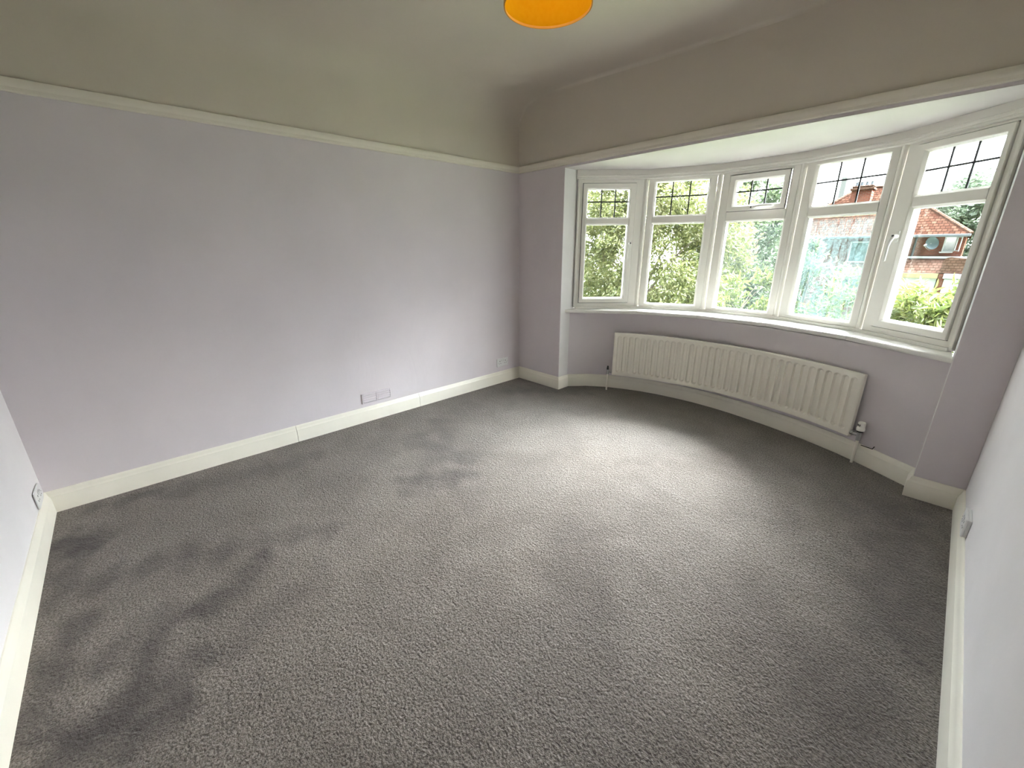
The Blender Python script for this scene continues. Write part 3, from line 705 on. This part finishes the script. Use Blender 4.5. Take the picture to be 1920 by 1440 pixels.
# ------------------------------------------------------------------ pendant lamp
def make_lamp():
    c = (1.893, -1.700); r0 = .160; zb, zt = 2.20, 2.40
    r = empty('pendant_lamp', (c[0], c[1], ceil_z(c[0]))); tag(r, 'orange drum lampshade hanging from the middle of the ceiling', 'lamp'); z_ = ceil_z(c[0])
    zb -= z_; zt -= z_
    b = MB(); prof = [(r0, zb), (r0, zt), (r0 - .0015, zt), (r0 - .0015, zb), (r0, zb)]; b.lathe(prof, n=96); sh = b.build('lamp_shade', SHADE, r, smooth=True, angle=40)
    for z in (zb, zt - .008):
        b = MB(); b.lathe([(r0 + .0012, z), (r0 + .0012, z + .008), (r0 - .003, z + .008), (r0 - .003, z), (r0 + .0012, z)], n=96); b.build('shade_rim', RIM, sh, smooth=True, angle=40)
    b = MB()
    for k in range(3):
        a = k * 2.094 + .3; b.tube([(.02 * math.cos(a), .02 * math.sin(a), zt - .05), ((r0 - .002) * math.cos(a), (r0 - .002) * math.sin(a), zt - .006)], .0015, 6)
    b.lathe([(.018, zt - .052), (.022, zt - .052), (.022, zt - .048), (.018, zt - .048), (.018, zt - .052)], n=24); b.build('spider_ring', CHROME, sh)
    b = MB(); b.tube([(0, 0, -.012), (0, 0, zt - .02)], .003, 8); b.build('cord', PLASTIC, r)
    b = MB(); b.lathe([(0, -.028), (.02, -.028), (.045, -.012), (.048, 0), (0, 0)], n=32); b.build('ceiling_rose', PLASTIC, r, smooth=True)
    b = MB(); b.tube([(0, 0, zt - .02), (0, 0, zt - .075)], [.014, .018], 16); b.build('lamp_holder', PLASTIC, r, smooth=True)
    b = MB(); zz = zt - .075; b.lathe([(.012, zz), (.014, zz - .012), (.026, zz - .035), (.030, zz - .055), (.026, zz - .075), (.014, zz - .087), (.0, zz - .09)], n=24); b.build('bulb', emit('lit_bulb', (1, .86, .66), BULB), r, smooth=True)
make_lamp()

# ------------------------------------------------------------------ outside: ground, trees, houses
b = MB(); b.box((-40, .9, -2.95), (45, 15, -2.75)); struct(b.build('ground_garden', GRASS))
b = MB(); b.box((-40, 15, -2.95), (45, 21, -2.74)); struct(b.build('ground_road', ROADM))
b = MB(); b.box((-40, 21, -2.95), (45, 90, -2.75)); struct(b.build('ground_far', GRASS))

def leaves_obj(name, mat, centers, ups, size, parent, seed, elong=2.2, droop=.3):
    rs = np.random.default_rng(seed); n = len(centers)
    d = rs.normal(size=(n, 3)) + ups * .8; d[:, 2] -= droop; d /= np.linalg.norm(d, axis=1)[:, None]
    q = rs.normal(size=(n, 3)); q[:, 2] *= .35; s = np.cross(d, q); s /= np.linalg.norm(s, axis=1)[:, None]; nn = np.cross(d, s)
    ln = size * rs.uniform(.6, 1.25, n)[:, None]; wd = ln / elong
    v0 = centers; v3 = centers + d * ln - nn * ln * .12; m = centers + d * ln * .45
    v1 = m + s * wd * .5 + nn * wd * .18; v2 = m - s * wd * .5 + nn * wd * .18
    m2 = centers + d * ln * .78 - nn * ln * .03; v4 = m2 + s * wd * .28 + nn * wd * .05; v5 = m2 - s * wd * .28 + nn * wd * .05
    vs = np.stack([v0, v1, v4, v3, v5, v2], axis=1).reshape(-1, 3)
    me = bpy.data.meshes.new(name); me.vertices.add(n * 6); me.vertices.foreach_set('co', vs.ravel())
    base = (np.arange(n) * 6)[:, None]; f = np.concatenate([base + np.array([[0, 1, 2, 3]]), base + np.array([[0, 3, 4, 5]])], axis=1).reshape(-1)
    me.loops.add(n * 8); me.loops.foreach_set('vertex_index', f.astype(np.int32))
    me.polygons.add(n * 2); me.polygons.foreach_set('loop_start', np.arange(n * 2, dtype=np.int32) * 4); me.polygons.foreach_set('loop_total', np.full(n * 2, 4, np.int32))
    me.materials.append(mat); me.update(); me.validate()
    o = bpy.data.objects.new(name, me); COL.objects.link(o); o.parent = parent; return o
def tree(name, label, cat, center, radii, n, size, mat, seed, clumps=70, spread=.34, group=None, base=-2.75, elong=2.2, shell=.45, droop=.3, trunk=.09):
    rs = np.random.default_rng(seed); c = np.array(center, float); R = np.array(radii, float)
    root = empty(name, (c[0], c[1], base)); tag(root, label, cat, group)
    u = rs.normal(size=(clumps, 3)); u /= np.linalg.norm(u, axis=1)[:, None]; rr = shell + (1 - shell) * rs.uniform(size=(clumps, 1)) ** .6
    cl = u * rr * R; cr_ = spread * (R.mean()) * rs.uniform(.6, 1.2, clumps)
    k = rs.integers(0, clumps, n); off = rs.normal(size=(n, 3)); off /= (np.linalg.norm(off, axis=1)[:, None] + 1e-6); off *= rs.uniform(size=(n, 1)) ** .5
    p = cl[k] + off * cr_[k][:, None]; up = p / (np.linalg.norm(p, axis=1)[:, None] + 1e-6); p = p + np.array([0, 0, c[2] - base])
    leaves_obj('foliage', mat, p, up, size, root, seed + 1, elong, droop)
    t = MB(); h = c[2] - base
    pts = [(0, 0, -.05), (.03, .02, h * .35), (-.03, .04, h * .7), (.02, 0, h + R[2] * .3)]; t.tube(pts, [trunk, trunk * .8, trunk * .55, trunk * .25], 10); t.build('trunk', BARK, root, smooth=True)
    bb = MB()
    for i in range(min(26, clumps)):
        e = cl[i] + np.array([0, 0, h]); z = max(.3, e[2] - R[2] * rs.uniform(.3, .8)); z = min(z, h + R[2] * .25); q = np.array([0.0, 0.0, z]); mid = (q + e) / 2 + np.array([0, 0, .08 * R[2]])
        bb.tube([tuple(q), tuple(mid), tuple(e)], [trunk * .3, trunk * .18, trunk * .06], 6)
    bb.build('branches', BARK, root, smooth=True)
    return root
tree('broadleaf_tree', 'big yellow-green tree filling the two left-hand bay windows', 'tree', (-2.1, 6.2, 1.25), (2.2, 1.5, 2.35), 62000, .088, LEAF_A, 11, 330, .15, trunk=.13)
tree('broadleaf_tree', 'duller green tree behind the middle bay window', 'tree', (-.68, 8.2, 1.15), (1.15, 1.1, 2.2), 22000, .10, LEAF_B, 21, 130, .2, trunk=.11)
tree('garden_shrub', 'tall bright green shrub below the middle bay window', 'shrub', (.95, 3.75, .22), (.62, .5, .85), 4600, .105, LEAF_C, 31, 46, .26, 'tall shrubs outside the bay', elong=3.4, trunk=.035)
tree('garden_shrub', 'tallest pale green shrub outside the condensation-covered window', 'shrub', (1.62, 4.3, .55), (.50, .5, 1.02), 5600, .10, LEAF_B, 41, 60, .24, 'tall shrubs outside the bay', elong=3.0, trunk=.04)
tree('garden_shrub', 'leafy shrub low behind the right half of the wet window', 'shrub', (2.28, 3.7, .25), (.48, .45, .92), 4600, .105, LEAF_C, 51, 46, .26, 'tall shrubs outside the bay', elong=3.4, trunk=.035)
tree('garden_shrub', 'arching yellow-green shrub at the foot of the rightmost window', 'shrub', (2.98, 3.35, .25), (.42, .45, .86), 5000, .115, LEAF_C, 61, 50, .26, 'tall shrubs outside the bay', elong=3.6, trunk=.035)
tree('broadleaf_tree', 'large distant tree rising behind the right end of the brick house', 'tree', (4.6, 39.5, 2.35), (4.5, 2.6, 3.95), 26000, .34, LEAF_D, 71, 170, .2, trunk=.3)
tree('broadleaf_tree', 'round tree standing left of the brick house across the road', 'tree', (-6.4, 24, .6), (2.2, 2.0, 2.6), 9000, .26, LEAF_D, 81, 70, .28, trunk=.2)

# the brick house across the road
def make_house():
    h = empty('brick_house', (-1.0, 27, -2.75)); tag(h, 'red brick house with clay tiled hipped roof seen through the right-hand windows', 'house')
    ox, oy, oz = -1.0, 27.0, -2.75
    def loc(p): return (p[0] - ox, p[1] - oy, p[2] - oz)
    def bx(name, lo, hi, mat, parent=h, bev=0):
        m = MB(); m.box(loc(lo), loc(hi), bev); return m.build(name, mat, parent)
    bx('brick_wall', (-5.0, 27, -2.75), (2.96, 35, 1.98), BRICK)
    # hipped roof with real thickness
    m = MB(); e = [(-5.35, 26.55, 1.93), (3.10, 26.55, 1.93), (3.10, 35.4, 1.93), (-5.35, 35.4, 1.93)]; rg = [(-2.25, 31, 4.70), (-.62, 31, 4.70)]
    pts = [loc(p) for p in e + rg] + [loc((p[0], p[1], p[2] - .10)) for p in e]
    m.add(pts, [(0, 1, 5, 4), (1, 2, 5), (2, 3, 4, 5), (3, 0, 4), (6, 9, 8, 7), (0, 6, 7, 1), (1, 7, 8, 2), (2, 8, 9, 3), (3, 9, 6, 0)]); m.build('roof', TILE, h)
    m = MB(); m.tube([loc((-5.33, 26.58, 1.95)), loc((-2.25, 31, 4.72)), loc((-.62, 31, 4.72)), loc((3.08, 26.58, 1.95))], .085, 8); m.build('ridge_tiles', TILE_PALE, h)
    bx('gutter', (-5.35, 26.45, 1.80), (3.08, 26.60, 1.93), SLATE, bev=.02)
    m = MB(); m.tube([loc((1.22, 26.93, 1.8)), loc((1.22, 26.93, -2.7))], .045, 8); m.build('downpipe', SLATE, h)
    c = bx('chimney', (-2.25, 29.1, 3.0), (-1.33, 29.9, 4.62), BRICK)
    m = MB(); m.box(loc((-2.33, 29.02, 4.45)), loc((-1.25, 29.98, 4.58)), .02); m.box(loc((-2.29, 29.06, 4.62)), loc((-1.29, 29.94, 4.68)), .02); m.build('cap', TILE_PALE, c)
    for i in range(4):
        m = MB(); m.lathe([(.09, 0), (.10, .05), (.085, .09), (.075, .22), (.09, .24), (.0, .24)], loc((-2.13 + i * .23, 29.5, 4.68)), 12); m.build('chimney_pot', SLATE, c, smooth=True)
    # small upper window with its casement standing open
    fr = MB(); ring(fr, (1.2, 1.62, 3.87, 4.59), (1.25, 1.57, 3.93, 4.54), [(0, .02), (0, -.05), (1, -.05), (1, .02)])
    fr.v = [(x + 1.0 - .98 + .01, y, z) for x, y, z in fr.v]
    X0 = 2.24 - ox; Z0 = 1.12 - oz
    fr = MB(); ring(fr, (X0, X0 + .43, Z0, Z0 + .72), (X0 + .05, X0 + .38, Z0 + .05, Z0 + .67), [(0, .02), (0, -.05), (1, -.05), (1, .02)]); w = fr.build('window', WHITEEXT, h)
    m = MB(); m.box((X0 + .04, -.03, Z0 + .04), (X0 + .39, -.01, Z0 + .68)); m.build('pane', DARKGLASS, w)
    m = MB(); m.box((X0 - .06, -.12, Z0 - .06), (X0 + .40, .0, Z0)); m.build('sill', WHITEEXT, w)
    m = MB(); ring(m, (0, .36, 0, .68), (.05, .31, .05, .63), [(0, .015), (0, -.015), (1, -.015), (1, .015)]); s = m.build('open_casement', WHITEEXT, w)
    s.location = (X0 + .43, -.05, Z0 + .02); s.rotation_euler = (0, 0, math.radians(-62))
    # wider upper window on the left half
    for x in (-4.2, -1.4):
        X1 = x - ox; Z1 = .55 - oz
        fr = MB(); ring(fr, (X1, X1 + 1.6, Z1, Z1 + 1.1), (X1 + .07, X1 + 1.53, Z1 + .07, Z1 + 1.03), [(0, .02), (0, -.05), (1, -.05), (1, .02)]); fr.box((X1 + .77, -.05, Z1 + .05), (X1 + .83, .02, Z1 + 1.05)); w2 = fr.build('window', WHITEEXT, h)
        m = MB(); m.box((X1 + .05, -.03, Z1 + .05), (X1 + 1.55, -.01, Z1 + 1.05)); m.build('pane', DARKGLASS, w2)
    # lean-to porch: tiled skirt, ochre fascia, white front, brick pier, white garage
    bx('flashing', (.95, 26.88, .80), (3.3, 27.0, .90), WHITEEXT)
    m = MB(); q = [loc(p) for p in ((.95, 26.98, .82), (2.62, 26.98, .82), (2.62, 26.05, .14), (.95, 26.05, .14), (.95, 26.98, .05), (2.62, 26.98, .05), (2.62, 26.05, .05), (.95, 26.05, .05))]
    m.add(q, [(0, 3, 2, 1), (4, 5, 6, 7), (0, 1, 5, 4), (3, 7, 6, 2), (0, 4, 7, 3), (1, 2, 6, 5)]); m.build('porch_roof', TILE_PALE, h)
    bx('fascia', (.95, 26.02, -.12), (2.42, 26.12, .12), OCHRE, bev=.01)
    bx('porch_wall', (1.0, 26.10, -2.75), (2.40, 27.0, .05), WHITEEXT)
    bx('brick_pier', (2.44, 26.0, -2.75), (3.34, 26.9, .12), BRICK)
    m = MB(); pier = [(2.44, .10), (2.44, .72), (2.52, .83), (2.66, .88), (2.80, .86), (2.92, .84), (3.34, .80), (3.34, .10)]
    m.add([loc((x, 26.0, z)) for x, z in pier] + [loc((x, 26.3, z)) for x, z in pier], [tuple(range(8)), tuple(range(8, 16))[::-1]] + [(i, (i + 1) % 8, 8 + (i + 1) % 8, 8 + i) for i in range(8)]); m.build('parapet', TILE_PALE, h)
    bx('garage_lintel', (2.60, 25.86, -.10), (3.6, 26.0, .12), WHITEEXT, bev=.01)
    g = bx('garage_door', (2.66, 25.93, -2.75), (3.55, 25.99, -.12), WHITEEXT, bev=.01)
make_house()
def make_dish():
    c = (1.80, 26.72, 1.50); r = empty('satellite_dish', c); tag(r, 'grey satellite dish fixed under the eaves of the brick house', 'satellite dish')
    m = MB(); prof = [(.0, .0), (.10, .006), (.2, .03), (.29, .07), (.33, .10), (.335, .105), (.33, .108), (.28, .08), (.19, .045), (.09, .02), (.0, .012)]
    m.lathe([(a, -b_) for a, b_ in prof], n=32, axis='y'); d = m.build('reflector', DISHM, r, smooth=True); d.rotation_euler = (math.radians(-18), 0, math.radians(32)); d.location = (0, .08, 0); d.scale = (.82, .82, .92)
    m = MB(); m.tube([(0, .27, 0), (0, .05, 0)], .02, 8); m.tube([(0, .06, -.3), (-.1, -.15, -.22), (-.2, -.34, -.08)], .014, 8); m.build('arm', ALUM, r)
    m = MB(); m.tube([(-.2, -.32, -.09), (-.15, -.24, -.04)], [.035, .04], 10); m.build('receiver', WHITEEXT, r)
make_dish()
def make_aerial(loc, label, s=1.0, mast=1.3, n=9):
    r = empty('television_aerial', loc); tag(r, label, 'aerial', 'television aerials on the roofs')
    m = MB(); m.tube([(0, 0, 0), (0, 0, mast)], .022 * s, 6); m.build('mast', ALUM, r)
    m = MB(); m.tube([(-.55 * s, 0, mast * .8), (.55 * s, 0, mast * .8 + .05)], .016 * s, 6)
    for k in range(n):
        x = -.5 * s + k * s / (n - 1); m.tube([(x, -.12 * s, mast * .8 - .12 * s * (k in (0, n - 1)) * 2), (x, .12 * s, mast * .8 + .04)], .009 * s, 5)
    m.tube([(-.55 * s, 0, mast * .8), (-.62 * s, 0, mast * .8 - .3 * s)], .014 * s, 6); m.tube([(.55 * s, 0, mast * .8 + .05), (.58 * s, 0, mast * .8 - .22 * s)], .014 * s, 6)
    m.build('elements', ALUM, r)
make_aerial((-1.05, 31, 4.68), 'television aerial on the roof ridge right of the chimney', .8, .85, 7)
# terrace with rendered chimney further off
def make_far():
    h = empty('terrace_house', (-8.6, 44, -2.75)); tag(h, 'distant terrace house with low tiled roof and chimney pots left of the brick house', 'house')
    m = MB(); m.box((-5, 0, 0), (4.2, 8, 6.0)); m.build('brick_wall', BRICK, h)
    m = MB(); e = [(-5.3, -.4, 5.9), (4.5, -.4, 5.9), (4.5, 8.4, 5.9), (-5.3, 8.4, 5.9)]; rg = [(-3.2, 4, 7.45), (4.3, 4, 7.45)]
    m.add(e + rg + [(x, y, z - .12) for x, y, z in e], [(0, 1, 5, 4), (1, 2, 5), (2, 3, 4, 5), (3, 0, 4), (6, 9, 8, 7), (0, 6, 7, 1), (1, 7, 8, 2), (2, 8, 9, 3), (3, 9, 6, 0)]); m.build('roof', TILE, h)
    for x in (-1.8, 1.4):
        m = MB(); m.box((x, 3.5, 6.6), (x + 1.0, 4.4, 7.8), .02); c = m.build('chimney', OCHRE, h)
        for i in range(3):
            m = MB(); m.lathe([(.10, 0), (.09, .3), (.11, .33), (0, .33)], (x + .2 + i * .3, 3.95, 7.8), 10); m.build('chimney_pot', SLATE, c)
    m = MB(); m.box((2.30, 3.6, 6.9), (2.72, 4.1, 10.2), .02); c = m.build('flue_stack', PALEFLUE, h)
make_far()
make_aerial((-6.75, 47.9, 4.6), 'television aerial beside the tall pale flue of the far terrace', 1.2, 3.2, 7)
